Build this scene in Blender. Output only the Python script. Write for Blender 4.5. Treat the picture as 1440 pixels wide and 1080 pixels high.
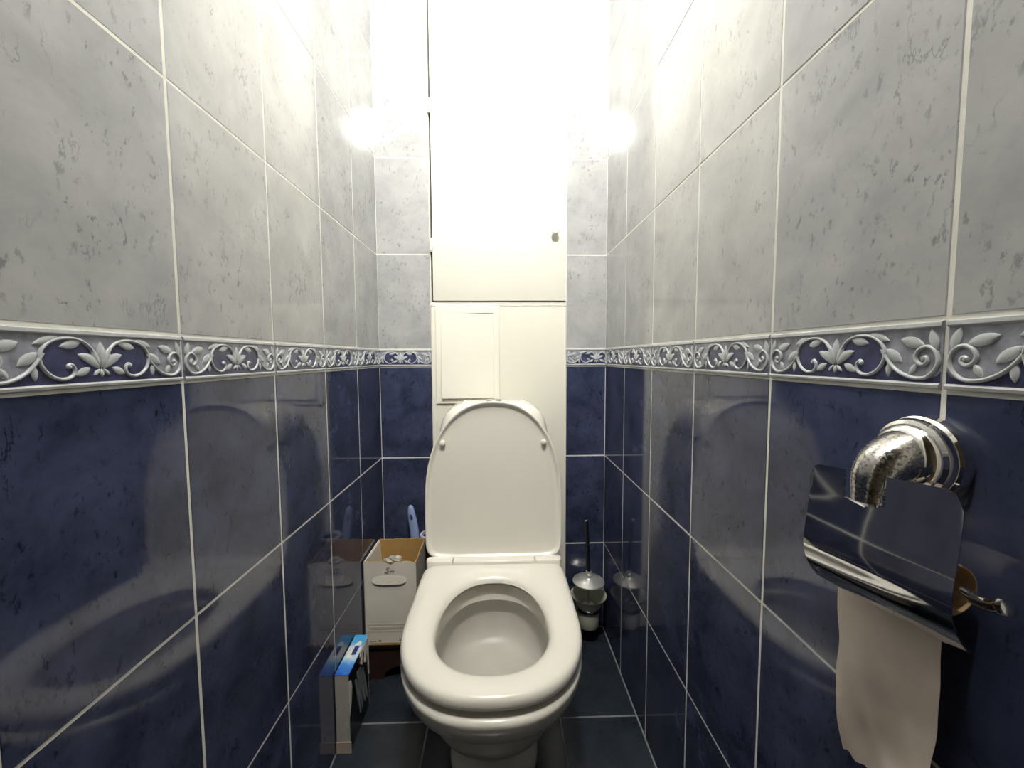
import bpy, bmesh, math, random
from mathutils import Vector, Matrix
random.seed(4)
PI = math.pi
SC = bpy.context.scene
for o in list(bpy.data.objects):
    bpy.data.objects.remove(o, do_unlink=True)

# ------------------------------------------------------------------ camera
F_PX, PITCH, YAW, ROLL = 565.04, 0.0660, 0.02882, -0.00455
CAM = Vector((0.0, -1.3257, 0.9326))


def cam_dir(a, b):
    """image direction (a right, b down, focal = 1) -> world direction"""
    c, s = math.cos(-ROLL), math.sin(-ROLL)
    a, b = c * a - s * b, s * a + c * b
    x, y, z = a, 1.0, -b
    return x, y, z


def cam_rot(v):
    x, y, z = v
    c, s = math.cos(-PITCH), math.sin(-PITCH)
    y, z = c * y - s * z, s * y + c * z
    c, s = math.cos(-YAW), math.sin(-YAW)
    x, y = c * x - s * y, s * x + c * y
    return Vector((x, y, z))


fwd = cam_rot(cam_dir(0, 0))
rgt = cam_rot(cam_dir(1, 0)) - fwd
upv = fwd - cam_rot(cam_dir(0, 1))
cd = bpy.data.cameras.new('camera')
cam = bpy.data.objects.new('camera', cd)
SC.collection.objects.link(cam)
M = Matrix.Identity(4)
for i in range(3):
    M[i][0], M[i][1], M[i][2], M[i][3] = rgt[i], upv[i], -fwd[i], CAM[i]
cam.matrix_world = M
cd.sensor_fit = 'HORIZONTAL'
cd.sensor_width = 36.0
cd.lens = F_PX / 1440.0 * 36.0
cd.clip_start = 0.01
SC.camera = cam

# ------------------------------------------------------------------ world, exposure
w = bpy.data.worlds.new('world')
SC.world = w
w.use_nodes = True
w.node_tree.nodes['Background'].inputs[0].default_value = (0.8, 0.85, 0.9, 1)
w.node_tree.nodes['Background'].inputs[1].default_value = 0.05
SC.view_settings.view_transform = 'Standard'
SC.view_settings.look = 'None'
SC.view_settings.gamma = 1.0
SC.view_settings.use_curve_mapping = False
SC.view_settings.exposure = 0.34
LAMP_STRENGTH = 670.0

C = SC.collection


# ------------------------------------------------------------------ helpers
def S(r, g, b):
    def f(c):
        c /= 255.0
        return c / 12.92 if c <= 0.04045 else ((c + 0.055) / 1.055) ** 2.4
    return (f(r), f(g), f(b), 1.0)


MATS = {}


class NT:
    def __init__(self, name):
        m = bpy.data.materials.new(name)
        m.use_nodes = True
        self.m, self.t = m, m.node_tree
        self.b = self.t.nodes['Principled BSDF']
        MATS[name] = m

    def n(self, kind, **kw):
        nd = self.t.nodes.new(kind)
        for k, v in kw.items():
            if k.startswith('i_'):
                key = k[2:]
                key = int(key) if key.isdigit() else key.replace('_', ' ')
                nd.inputs[key].default_value = v
            else:
                setattr(nd, k, v)
        return nd

    def l(self, a, ai, b, bi):
        self.t.links.new(a.outputs[ai], b.inputs[bi])

    def coords(self, jitter=True, scale=(1, 1, 1), rot=(0, 0, 0)):
        tc = self.n('ShaderNodeTexCoord')
        mp = self.n('ShaderNodeMapping')
        mp.inputs['Scale'].default_value = scale
        mp.inputs['Rotation'].default_value = rot
        if jitter:
            oi = self.n('ShaderNodeObjectInfo')
            mul = self.n('ShaderNodeVectorMath', operation='MULTIPLY')
            cmb = self.n('ShaderNodeCombineXYZ', i_0=37.0, i_1=91.0, i_2=53.0)
            self.l(oi, 'Random', mul, 0)
            self.l(cmb, 0, mul, 1)
            add = self.n('ShaderNodeVectorMath', operation='ADD')
            self.l(tc, 'Object', mp, 'Vector')
            self.l(mp, 0, add, 0)
            self.l(mul, 0, add, 1)
            return add
        self.l(tc, 'Object', mp, 'Vector')
        return mp

    def noise(self, vec, scale, detail=4.0, rough=0.55, dist=0.0):
        nd = self.n('ShaderNodeTexNoise')
        nd.inputs['Scale'].default_value = scale
        nd.inputs['Detail'].default_value = detail
        nd.inputs['Roughness'].default_value = rough
        nd.inputs['Distortion'].default_value = dist
        self.l(vec, 0, nd, 'Vector')
        return nd

    def ramp(self, src, so, stops):
        r = self.n('ShaderNodeValToRGB')
        e = r.color_ramp.elements
        while len(e) < len(stops):
            e.new(0.5)
        for el, (p, c) in zip(e, stops):
            el.position = p
            el.color = c if len(c) == 4 else (*c, 1)
        self.l(src, so, r, 'Fac')
        return r

    def mix(self, fac, a, b, blend='MIX'):
        mx = self.n('ShaderNodeMix', data_type='RGBA', blend_type=blend)
        for sock, v in ((0, fac), (6, a), (7, b)):
            if isinstance(v, tuple) and len(v) == 2:
                self.t.links.new(v[0].outputs[v[1]], mx.inputs[sock])
            elif isinstance(v, (int, float)):
                mx.inputs[sock].default_value = v
            else:
                mx.inputs[sock].default_value = v
        return mx

    def bump(self, src, so, strength, dist=0.001):
        bp = self.n('ShaderNodeBump')
        bp.inputs['Strength'].default_value = strength
        bp.inputs['Distance'].default_value = dist
        self.l(src, so, bp, 'Height')
        self.l(bp, 0, self.b, 'Normal')


def simple(name, col, rough=0.5, metal=0.0, var=0.06, scale=30.0, bump=0.0, ior=1.5, jitter=True, **kw):
    t = NT(name)
    v = t.coords(jitter)
    nz = t.noise(v, scale)
    lo = tuple(c * (1 - var) for c in col[:3]) + (1,)
    hi = tuple(min(1, c * (1 + var)) for c in col[:3]) + (1,)
    r = t.ramp(nz, 'Fac', [(0.3, lo), (0.7, hi)])
    t.l(r, 'Color', t.b, 'Base Color')
    t.b.inputs['Roughness'].default_value = rough
    t.b.inputs['Metallic'].default_value = metal
    t.b.inputs['IOR'].default_value = ior
    for k, vv in kw.items():
        t.b.inputs[k.replace('_', ' ')].default_value = vv
    if bump:
        t.bump(nz, 'Fac', bump)
    return t


def stone_tile(name, lo, hi, speck, amount, rough):
    t = NT(name)
    v = t.coords(True)
    big = t.noise(v, 11.0, 6.0, 0.62, 0.3)
    base = t.ramp(big, 'Fac', [(0.32, lo), (0.68, hi)])
    # short diagonal flecks in loose clusters
    v2 = t.coords(True, (1.0, 0.5, 1.0), (0, 0, math.radians(-30)))
    sp = t.noise(v2, 135.0, 6.0, 0.66, 0.15)
    spr = t.ramp(sp, 'Fac', [(0.575, (0, 0, 0)), (0.635, (1, 1, 1))])
    msk = t.noise(v, 16.0, 3.0, 0.6, 0.3)
    mskr = t.ramp(msk, 'Fac', [(0.42, (0.03, 0.03, 0.03)), (0.62, (1, 1, 1))])
    mul = t.n('ShaderNodeMath', operation='MULTIPLY')
    t.l(spr, 'Color', mul, 0)
    t.l(mskr, 'Color', mul, 1)
    mul2 = t.n('ShaderNodeMath', operation='MULTIPLY', i_1=amount)
    t.l(mul, 0, mul2, 0)
    mx = t.mix((mul2, 0), (base, 'Color'), speck)
    # thin broken veins
    v3 = t.coords(True, (1.0, 0.45, 1.0), (0, 0, math.radians(24)))
    vn = t.noise(v3, 13.0, 6.0, 0.66, 0.3)
    vr = t.ramp(vn, 'Fac', [(0.490, (0, 0, 0)), (0.500, (1, 1, 1)), (0.512, (0, 0, 0))])
    vm = t.noise(v, 21.0, 2.0)
    vmr = t.ramp(vm, 'Fac', [(0.54, (0, 0, 0)), (0.66, (1, 1, 1))])
    m3 = t.n('ShaderNodeMath', operation='MULTIPLY')
    t.l(vr, 'Color', m3, 0)
    t.l(vmr, 'Color', m3, 1)
    m4 = t.n('ShaderNodeMath', operation='MULTIPLY', i_1=amount)
    t.l(m3, 0, m4, 0)
    mx2 = t.mix((m4, 0), (mx, 2), speck)
    t.l(mx2, 2, t.b, 'Base Color')
    t.b.inputs['Roughness'].default_value = rough
    return t


stone_tile('grey_tile', S(154, 155, 156), S(177, 178, 178), S(94, 96, 100), 0.62, 0.10)
stone_tile('blue_tile', S(40, 46, 68), S(69, 75, 103), S(18, 22, 40), 0.85, 0.06)
stone_tile('floor_tile', S(30, 36, 44), S(46, 53, 62), S(18, 24, 32), 0.5, 0.2)
simple('grout', S(222, 221, 212), 0.85, var=0.10, scale=40, bump=0.3)
simple('floor_grout', S(118, 122, 126), 0.85, var=0.15, scale=40, bump=0.3)
simple('border_field', S(148, 149, 160), 0.22, var=0.34, scale=75)
simple('border_rail', S(176, 178, 180), 0.25, var=0.12, scale=60)
simple('ornament_grey', S(186, 190, 193), 0.25, var=0.05, scale=80)
simple('ground_blue', S(64, 67, 98), 0.2, var=0.34, scale=70)
simple('ceramic', S(232, 229, 219), 0.16, var=0.015, scale=8)
simple('grey_ceramic', S(196, 194, 186), 0.34, var=0.04, scale=14)  # greyer, rougher ceramic for the bowl interior
simple('seat_plastic', S(235, 232, 222), 0.22, var=0.012, scale=8)
simple('cabinet_white', S(238, 236, 224), 0.38, var=0.012, scale=10)
simple('panel_white', S(233, 231, 218), 0.42, var=0.012, scale=10)
simple('hatch_white', S(240, 238, 226), 0.32, var=0.01, scale=10)
simple('dark_gap', S(44, 38, 30), 0.8, var=0.2)  # dark colour standing in for the unlit void behind the door gap
simple('wall_paint', S(222, 220, 212), 0.8, var=0.02)
simple('hall_paint', S(168, 158, 140), 0.8, var=0.05)
simple('hall_floor', S(120, 90, 62), 0.5, var=0.2, scale=12)
simple('chrome', (0.78, 0.76, 0.73, 1), 0.07, 1.0, var=0.02)
simple('brushed_chrome', (0.78, 0.78, 0.76, 1), 0.28, 0.7, var=0.03)
simple('dark_chrome', (0.30, 0.30, 0.32, 1), 0.15, 1.0, var=0.05)
simple('cover_steel', (0.60, 0.60, 0.61, 1), 0.045, 1.0, var=0.015)
simple('cardboard', S(178, 142, 84), 0.85, var=0.08, scale=50, bump=0.1)
simple('core_card', S(176, 146, 104), 0.85, var=0.08, scale=60, bump=0.1)
simple('paper_grey', S(212, 200, 188), 0.9, var=0.03, scale=40, bump=0.15)
simple('dark_inside', S(16, 17, 22), 0.3, var=0.2)  # black painted for the dark inside of the narrow carton
simple('blue_plastic', S(150, 172, 214), 0.35, var=0.03)
simple('lavender_plastic', S(206, 208, 232), 0.35, var=0.03)
simple('bristle', S(225, 228, 232), 0.8, var=0.08)
simple('wood_and_tub_shade', S(48, 30, 24), 0.45, var=0.25, scale=18)  # brown wood of the stand, also painted shadow on the tub body
simple('print_and_shade', S(70, 66, 62), 0.7, var=0.1)  # ink of the lettering, also painted shade below the hand slot flap
simple('print_grey', S(150, 143, 132), 0.7, var=0.1)
simple('band_grey', S(206, 199, 187), 0.6, var=0.03)
simple('print_navy', S(52, 60, 120), 0.5, var=0.2, scale=90)
simple('box_grey', S(180, 175, 168), 0.7, var=0.05, scale=60)
simple('torn_card', S(222, 217, 210), 0.85, var=0.1, scale=60)
simple('torn_film', S(98, 102, 108), 0.4, var=0.3, scale=40)
simple('flap_card', S(178, 164, 152), 0.85, var=0.06, scale=60)

# worn chrome: pitted speckle
t = NT('worn_chrome')
v = t.coords(False)
nz = t.noise(v, 420.0, 3.0, 0.6)
pit = t.ramp(nz, 'Fac', [(0.50, (0.50, 0.48, 0.46)), (0.64, (0.16, 0.15, 0.14))])
t.l(pit, 'Color', t.b, 'Base Color')
rr = t.ramp(nz, 'Fac', [(0.45, (0.10, 0.10, 0.10)), (0.65, (0.42, 0.42, 0.42))])
t.l(rr, 'Color', t.b, 'Roughness')
t.b.inputs['Metallic'].default_value = 1.0
t.bump(nz, 'Fac', 0.15, 0.0006)

# white cardboard with faint printed bands
t = NT('box_white')
v = t.coords(False)
nz = t.noise(v, 14.0)
r = t.ramp(nz, 'Fac', [(0.3, S(226, 220, 206)), (0.7, S(236, 230, 217))])
t.l(r, 'Color', t.b, 'Base Color')
t.b.inputs['Roughness'].default_value = 0.6

# blue and white printed lid of the narrow carton
t = NT('print_blue')
v = t.coords(False)
sx = t.n('ShaderNodeSeparateXYZ')
t.l(v, 0, sx, 0)
nz = t.noise(v, 30.0, 3.0)
ad = t.n('ShaderNodeMath', operation='MULTIPLY_ADD', i_1=0.05, i_2=-0.025)
t.l(nz, 'Fac', ad, 0)
a2 = t.n('ShaderNodeMath', operation='ADD')
t.l(sx, 'Y', a2, 0)
t.l(ad, 0, a2, 1)
mr = t.n('ShaderNodeMapRange', i_1=-0.07, i_2=0.07)
t.l(a2, 0, mr, 0)
r = t.ramp(mr, 0, [(0.0, S(46, 92, 190)), (0.25, S(80, 150, 225)), (0.42, S(190, 220, 240)), (0.62, S(225, 228, 232)),
                   (0.75, S(90, 175, 232)), (1.0, S(70, 160, 226))])
t.l(r, 'Color', t.b, 'Base Color')
t.b.inputs['Roughness'].default_value = 0.25

# frosted glass, thin plastic film, lamp glass
t = simple('frosted_glass', S(222, 224, 205), 0.35, var=0.03)
t.b.inputs['Transmission Weight'].default_value = 0.3
t = simple('clear_glass', S(220, 222, 208), 0.12, var=0.02)
t.b.inputs['Transmission Weight'].default_value = 0.7
t = simple('film', S(228, 226, 214), 0.25, var=0.04)
t.b.inputs['Transmission Weight'].default_value = 0.5
t = NT('lamp_glow')
t.b.inputs['Base Color'].default_value = (0.9, 0.9, 0.88, 1)
t.b.inputs['Emission Color'].default_value = (1.0, 0.972, 0.92, 1)
t.b.inputs['Emission Strength'].default_value = LAMP_STRENGTH


def mesh_of(bm, name, mat, smooth=None):
    bmesh.ops.recalc_face_normals(bm, faces=bm.faces)
    me = bpy.data.meshes.new(name)
    bm.to_mesh(me)
    bm.free()
    mats = mat if isinstance(mat, (list, tuple)) else [mat]
    for m in mats:
        me.materials.append(MATS[m])
    if smooth is not None:
        for p in me.polygons:
            p.use_smooth = True
        me.set_sharp_from_angle(angle=math.radians(smooth))
    return me


def link(name, me, parent=None, loc=None, rot=None):
    o = bpy.data.objects.new(name, me)
    C.objects.link(o)
    if loc is not None:
        o.location = loc
    if rot is not None:
        o.rotation_euler = rot
    if parent is not None:
        o.parent = parent
    return o


def obj(name, bm, mat, parent=None, smooth=None, loc=None, rot=None):
    """bm is given in the parent's local frame"""
    return link(name, mesh_of(bm, name, mat, smooth), parent, loc, rot)


def tag(o, label, cat=None, group=None, kind=None):
    o['label'] = label
    if cat:
        o['category'] = cat
    if group:
        o['group'] = group
    if kind:
        o['kind'] = kind
    return o


def thing(name, label, cat, loc=(0, 0, 0), rotz=0.0, group=None):
    o = bpy.data.objects.new(name, None)
    o.empty_display_size = 0.05
    C.objects.link(o)
    o.location = loc
    o.rotation_euler = (0, 0, rotz)
    return tag(o, label, cat, group)


def box(bm, x0, x1, y0, y1, z0, z1, bev=0.0, seg=2):
    r = bmesh.ops.create_cube(bm, size=1.0)
    vs = r['verts']
    for v in vs:
        v.co = Vector(((x0 + x1) / 2 + v.co.x * (x1 - x0), (y0 + y1) / 2 + v.co.y * (y1 - y0), (z0 + z1) / 2 + v.co.z * (z1 - z0)))
    if bev:
        es = list({e for v in vs for e in v.link_edges})
        bmesh.ops.bevel(bm, geom=es, offset=bev, segments=seg, profile=0.5, affect='EDGES')


def loft(bm, rings, closed=True, cap0=False, cap1=False, wrap=False):
    vr = [[bm.verts.new(p) for p in r] for r in rings]
    n = len(vr[0])
    pairs = list(zip(vr[:-1], vr[1:]))
    if wrap:
        pairs.append((vr[-1], vr[0]))
    for a, b in pairs:
        for i in range(n if closed else n - 1):
            j = (i + 1) % n
            bm.faces.new((a[i], a[j], b[j], b[i]))
    if cap0:
        bm.faces.new(vr[0][::-1])
    if cap1:
        bm.faces.new(vr[-1])
    return vr


def lathe(bm, prof, seg=32, M=None, cap0=False, cap1=False, wrap=False):
    """prof: (radius, height) about local z; M places it"""
    rings = []
    for r, h in prof:
        ring = []
        for k in range(seg):
            a = 2 * PI * k / seg
            p = Vector((max(r, 1e-5) * math.cos(a), max(r, 1e-5) * math.sin(a), h))
            ring.append(M @ p if M else p)
        rings.append(ring)
    return loft(bm, rings, True, cap0, cap1, wrap)


def tube(bm, pts, rad, seg=12, caps=True):
    pts = [Vector(p) for p in pts]
    n = len(pts)
    rads = rad if isinstance(rad, (list, tuple)) else [rad] * n
    d0 = (pts[1] - pts[0]).normalized()
    u = d0.orthogonal().normalized()
    rings = []
    for i, p in enumerate(pts):
        d = (pts[min(i + 1, n - 1)] - pts[max(i - 1, 0)]).normalized()
        u = (u - d * u.dot(d)).normalized()
        v = d.cross(u)
        rings.append([p + (u * math.cos(2 * PI * k / seg) + v * math.sin(2 * PI * k / seg)) * rads[i] for k in range(seg)])
    loft(bm, rings, True, caps, caps)


def smooth_path(pts, per=6):
    """Catmull-Rom through the points"""
    pts = [Vector(p) for p in pts]
    P = [pts[0] * 2 - pts[1]] + pts + [pts[-1] * 2 - pts[-2]]
    out = []
    for i in range(1, len(P) - 2):
        for k in range(per):
            t = k / per
            a, b, c, d = P[i - 1], P[i], P[i + 1], P[i + 2]
            out.append(0.5 * ((2 * b) + (c - a) * t + (2 * a - 5 * b + 4 * c - d) * t * t + (3 * b - a - 3 * c + d) * t ** 3))
    out.append(pts[-1])
    return out


def slab(bm, pts, off):
    """flat polygon given as 3-D points, extruded by the vector off"""
    a = [bm.verts.new(Vector(p)) for p in pts]
    b = [bm.verts.new(Vector(p) + Vector(off)) for p in pts]
    bm.faces.new(a)
    bm.faces.new(b[::-1])
    n = len(a)
    for i in range(n):
        j = (i + 1) % n
        bm.faces.new((a[j], a[i], b[i], b[j]))


# ------------------------------------------------------------------ the room
XL, XR = -0.3942, 0.3492          # tile faces of the side walls
YF = -1.226                       # inner face of the front wall (door side)
ZC = 2.474                        # ceiling
W = 0.204                         # tile pitch along the wall
CABL, CABR = -0.2232, 0.2165      # white cupboard in the back wall
ROWS_LOW = [0.0, 0.2999, 0.6019, 0.9039]
ROWS_UP = [0.9621, 1.2641, 1.5661, 1.8681, 2.1701, 2.4721]
BZ0, BZ1 = 0.9039, 0.9621
GV, GH = 0.0038, 0.0032           # grout widths
BED = 0.0005                      # how far the grout lies behind the tile faces


def struct(name, bm, mat, label, cat):
    o = obj(name, bm, mat)
    return tag(o, label, cat, kind='structure')


bm = bmesh.new()
box(bm, XL - 0.07, XL - BED, YF - 0.001, 0.0, -0.05, ZC)
wall_left = struct('wall_left', bm, 'grout', 'left wall tiled pale grey above and dark blue below', 'wall')
bm = bmesh.new()
box(bm, XR + BED, XR + 0.07, YF - 0.001, 0.0, -0.05, ZC)
wall_right = struct('wall_right', bm, 'grout', 'right wall tiled grey and blue behind the paper holder', 'wall')
bm = bmesh.new()
box(bm, XL - 0.07, CABL, BED, 0.07, -0.05, ZC)
box(bm, CABR, XR + 0.07, BED, 0.07, -0.05, ZC)
box(bm, CABL, CABR, 0.045, 0.07, -0.05, ZC)
wall_back = struct('wall_back', bm, 'grout', 'narrow tiled back wall on both sides of the white cupboard', 'wall')
bm = bmesh.new()
box(bm, XL - 0.07, XR + 0.07, YF - 0.08, 0.07, -0.06, -BED)
floor = struct('floor', bm, 'floor_grout', 'dark slate blue tiled floor with thin grey joints', 'floor')
bm = bmesh.new()
box(bm, XL - 0.07, XR + 0.07, YF - 0.08, 0.07, ZC, ZC + 0.05)
ceiling = struct('ceiling', bm, 'wall_paint', 'plain white ceiling of the small room', 'ceiling')
DX0, DX1, DZ = -0.345, 0.30, 2.02
bm = bmesh.new()
box(bm, -1.2, DX0, YF - 0.08, YF, -0.05, ZC)
box(bm, DX1, 1.2, YF - 0.08, YF, -0.05, ZC)
box(bm, DX0, DX1, YF - 0.08, YF, DZ, ZC)
wall_front = struct('wall_front', bm, 'wall_paint', 'white door-side wall with the open doorway', 'wall')
bm = bmesh.new()
for x0, x1, z0, z1 in ((DX0 - 0.0, DX0 + 0.02, 0, DZ), (DX1 - 0.02, DX1, 0, DZ), (DX0 + 0.02, DX1 - 0.02, DZ - 0.02, DZ)):
    box(bm, x0, x1, YF - 0.085, YF + 0.004, z0, z1, 0.002)
struct('trim_1', bm, 'cabinet_white', 'white lining of the open doorway', 'door frame')
bm = bmesh.new()
box(bm, -1.2, 1.2, -2.40, YF - 0.08, -0.06, 0.0)
struct('floor_hall', bm, 'hall_floor', 'brown floor of the hall outside the doorway', 'floor')
bm = bmesh.new()
box(bm, -1.2, 1.2, -2.45, -2.40, 0, ZC)
box(bm, -1.25, -1.2, -2.45, YF, 0, ZC)
box(bm, 1.2, 1.25, -2.45, YF, 0, ZC)
struct('wall_hall', bm, 'hall_paint', 'beige hall walls outside the doorway', 'wall')
bm = bmesh.new()
box(bm, -1.25, 1.25, -2.45, YF - 0.08, ZC, ZC + 0.05)
struct('ceiling_hall', bm, 'wall_paint', 'white ceiling of the hall outside the doorway', 'ceiling')

# tiles: local x along the wall, local y up, local z out of the wall
TILE_MESH = {}


def tile_mesh(wd, ht, mat, th=0.006):
    key = (round(wd, 4), round(ht, 4), mat)
    if key not in TILE_MESH:
        bm = bmesh.new()
        box(bm, -wd / 2, wd / 2, -ht / 2, ht / 2, -th, 0)
        es = [e for e in bm.edges if all(v.co.z > -1e-6 for v in e.verts)]
        bmesh.ops.bevel(bm, geom=es, offset=0.0008, segments=1, profile=0.5, affect='EDGES')
        TILE_MESH[key] = mesh_of(bm, 'tile', mat)
    return TILE_MESH[key]


ROT = {'left': Matrix(((0, 0, 1), (1, 0, 0), (0, 1, 0))), 'right': Matrix(((0, 0, -1), (-1, 0, 0), (0, 1, 0))),
       'back': Matrix(((1, 0, 0), (0, 0, -1), (0, 1, 0)))}
EUL = {k: m.to_euler() for k, m in ROT.items()}


def put_tile(parent, side, c0, c1, z0, z1, mat):
    """c0..c1: extent along the wall (world y for the side walls, x for the back wall)"""
    wd, ht = abs(c1 - c0) - GV, z1 - z0 - GH
    c, z = (c0 + c1) / 2, (z0 + z1) / 2
    d = random.uniform(-0.0003, 0.0003)
    loc = {'left': (XL + d, c, z), 'right': (XR - d, c, z), 'back': (c, -d, z)}[side]
    o = link('tile', tile_mesh(wd, ht, mat), parent, loc, EUL[side])
    o.rotation_euler.z += random.uniform(-0.0008, 0.0008)
    return o


NCOL = 6
for side, wl in (('left', wall_left), ('right', wall_right)):
    for i in range(NCOL):
        for z0, z1 in zip(ROWS_LOW[:-1], ROWS_LOW[1:]):
            put_tile(wl, side, -W * i + (0.0012 if i == 0 else 0), -W * (i + 1), z0, z1, 'blue_tile')
        for z0, z1 in zip(ROWS_UP[:-1], ROWS_UP[1:]):
            put_tile(wl, side, -W * i + (0.0012 if i == 0 else 0), -W * (i + 1), z0, z1, 'grey_tile')
for x0, x1 in ((XL - 0.0014, CABL), (CABR, XR + 0.0014)):
    for z0, z1 in zip(ROWS_LOW[:-1], ROWS_LOW[1:]):
        put_tile(wall_back, 'back', x0, x1, z0, z1, 'blue_tile')
    for z0, z1 in zip(ROWS_UP[:-1], ROWS_UP[1:]):
        put_tile(wall_back, 'back', x0, x1, z0, z1, 'grey_tile')

# floor tiles
fx = [XL, -0.190, 0.149, XR]
fy = [0.0, -0.347, -0.687, -1.027, YF]
for a, b in zip(fx[:-1], fx[1:]):
    for c, d in zip(fy[:-1], fy[1:]):
        link('tile', tile_mesh(b - a - 0.004, c - d - 0.004, 'floor_tile'), floor, ((a + b) / 2, (c + d) / 2, 0))

# ------------------------------------------------------------------ border tiles with a relief of scrolls and leaves
BH = BZ1 - BZ0 - 0.004
BW = W - GV


def bv(v):
    return -BH / 2 + 0.0060 + v * (BH - 0.0118)


def P2(xmm, v):
    return Vector((xmm * 0.001, bv(v), 0.0))


def relief_rope(bm, pts, r, h):
    n = len(pts)
    rings = []
    for i, p in enumerate(pts):
        d = (pts[min(i + 1, n - 1)] - pts[max(i - 1, 0)]).normalized()
        s = Vector((-d.y, d.x, 0))
        rr = r(i / (n - 1)) if callable(r) else r
        ring = []
        for k in range(6):
            a = PI * k / 5
            ring.append(p + s * rr * math.cos(a) + Vector((0, 0, 0.0003 + h * math.sin(a))))
        rings.append(ring)
    loft(bm, rings, closed=False)


def relief_leaf(bm, p0, p1, wd, h=0.0019, bend=0.0, blunt=0.75):
    d = p1 - p0
    s = Vector((-d.y, d.x, 0)).normalized()
    n = 7
    rings = []
    for i in range(n + 1):
        t = i / n
        c = p0 + d * t + s * bend * math.sin(PI * t)
        hw = wd * max(0.02, math.sin(PI * t) ** blunt)
        hh = h * (0.35 + 0.65 * math.sin(PI * t) ** 0.5)
        rings.append([c - s * hw, c - s * hw * 0.97 + Vector((0, 0, hh * 0.6)), c - s * hw * 0.55 + Vector((0, 0, hh * 0.92)), c + Vector((0, 0, hh)),
                      c + s * hw * 0.55 + Vector((0, 0, hh * 0.92)), c + s * hw * 0.97 + Vector((0, 0, hh * 0.6)), c + s * hw])
    loft(bm, rings, closed=False)


def blob(bm, c, r, h):
    prof = [(r, 0), (r * 0.9, h * 0.6), (r * 0.5, h * 0.95), (0.0, h)]
    lathe(bm, prof, 10, Matrix.Translation(c))


def ornament_bm():
    bm = bmesh.new()
    # right half; mirrored afterwards
    path = [P2(8, 0.66), P2(10.5, 0.76), P2(16, 0.87), P2(25, 0.94), P2(36, 0.93), P2(46, 0.83), P2(52, 0.66), P2(53.2, 0.48), P2(50.5, 0.29), P2(44.5, 0.14), P2(37, 0.07), P2(30, 0.09), P2(25.8, 0.18), P2(25.4, 0.30), P2(28.4, 0.38), P2(31.2, 0.34)]
    relief_rope(bm, smooth_path(path, 4), 0.0016, 0.0022)
    blob(bm, P2(30.0, 0.33), 0.0024, 0.0026)
    # S scroll running to the spiral at the tile edge
    sp = [P2(50.5, 0.62), P2(55, 0.45), P2(61, 0.27), P2(69, 0.13), P2(79, 0.05), P2(88.5, 0.06), P2(95.5, 0.20), P2(98.0, 0.38), P2(96.0, 0.56), P2(90, 0.66),
          P2(83.5, 0.61), P2(80.4, 0.48), P2(82.0, 0.36), P2(86.6, 0.31), P2(90.0, 0.38), P2(88.5, 0.46), P2(86.2, 0.43)]
    relief_rope(bm, smooth_path(sp, 4), 0.0016, 0.0022)
    blob(bm, P2(87.0, 0.42), 0.0020, 0.0024)
    # leaves
    relief_leaf(bm, P2(18, 0.86), P2(37, 0.76), 0.0040)
    relief_leaf(bm, P2(37, 0.97), P2(57, 0.80), 0.0034)
    relief_leaf(bm, P2(10.5, 0.30), P2(24.5, 0.13), 0.0036)
    relief_leaf(bm, P2(54, 0.63), P2(69, 0.36), 0.0042)
    relief_leaf(bm, P2(58, 0.38), P2(57.5, 0.04), 0.0028)
    relief_leaf(bm, P2(67, 0.82), P2(87, 0.68), 0.0046)
    relief_leaf(bm, P2(91.5, 0.99), P2(97.0, 0.56), 0.0036)
    relief_leaf(bm, P2(82, 0.34), P2(76, 0.10), 0.0025)
    # flower
    relief_leaf(bm, P2(1.5, 0.30), P2(9.5, 0.77), 0.0032, 0.0022)
    relief_leaf(bm, P2(2.0, 0.28), P2(22, 0.60), 0.0044, 0.0023, 0.0024, 0.6)
    relief_leaf(bm, P2(1.5, 0.27), P2(8.0, 0.12), 0.0018)
    g = bm.verts[:] + bm.edges[:] + bm.faces[:]
    r = bmesh.ops.duplicate(bm, geom=g)
    for v in r['geom']:
        if isinstance(v, bmesh.types.BMVert):
            v.co.x = -v.co.x
    relief_leaf(bm, P2(0, 0.28), P2(0, 0.90), 0.0040, 0.0025)
    relief_leaf(bm, P2(0, 0.27), P2(0, 0.07), 0.0020)
    return bm


def ground_bm():
    bm = bmesh.new()
    for s in (-1, 1):
        pg = [(6, 0.45), (9, 0.68), (16, 0.87), (25, 0.94), (36, 0.93), (46, 0.83), (52, 0.66), (53.2, 0.48), (50.5, 0.29), (44.5, 0.14), (37, 0.04), (20, 0.04), (6, 0.25)]
        bm.faces.new([bm.verts.new(Vector((s * x * 0.001, bv(v), 0.00035))) for x, v in pg])
        low = [(0, 0.42), (10, 0.42), (14, 0.30), (30, 0.2), (48, 0.30), (54, 0.42), (61, 0.24), (70, 0.10), (80, 0.03), (90, 0.03), (97, 0.10), (100, 0.20)]
        tp_ = [bm.verts.new(Vector((s * x * 0.001, bv(v), 0.0002))) for x, v in low]
        bt_ = [bm.verts.new(Vector((s * x * 0.001, bv(-0.06), 0.0002))) for x, v in low]
        for k in range(len(low) - 1):
            bm.faces.new((tp_[k], tp_[k + 1], bt_[k + 1], bt_[k]))
    bmesh.ops.triangulate(bm, faces=bm.faces[:])
    return bm


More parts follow.
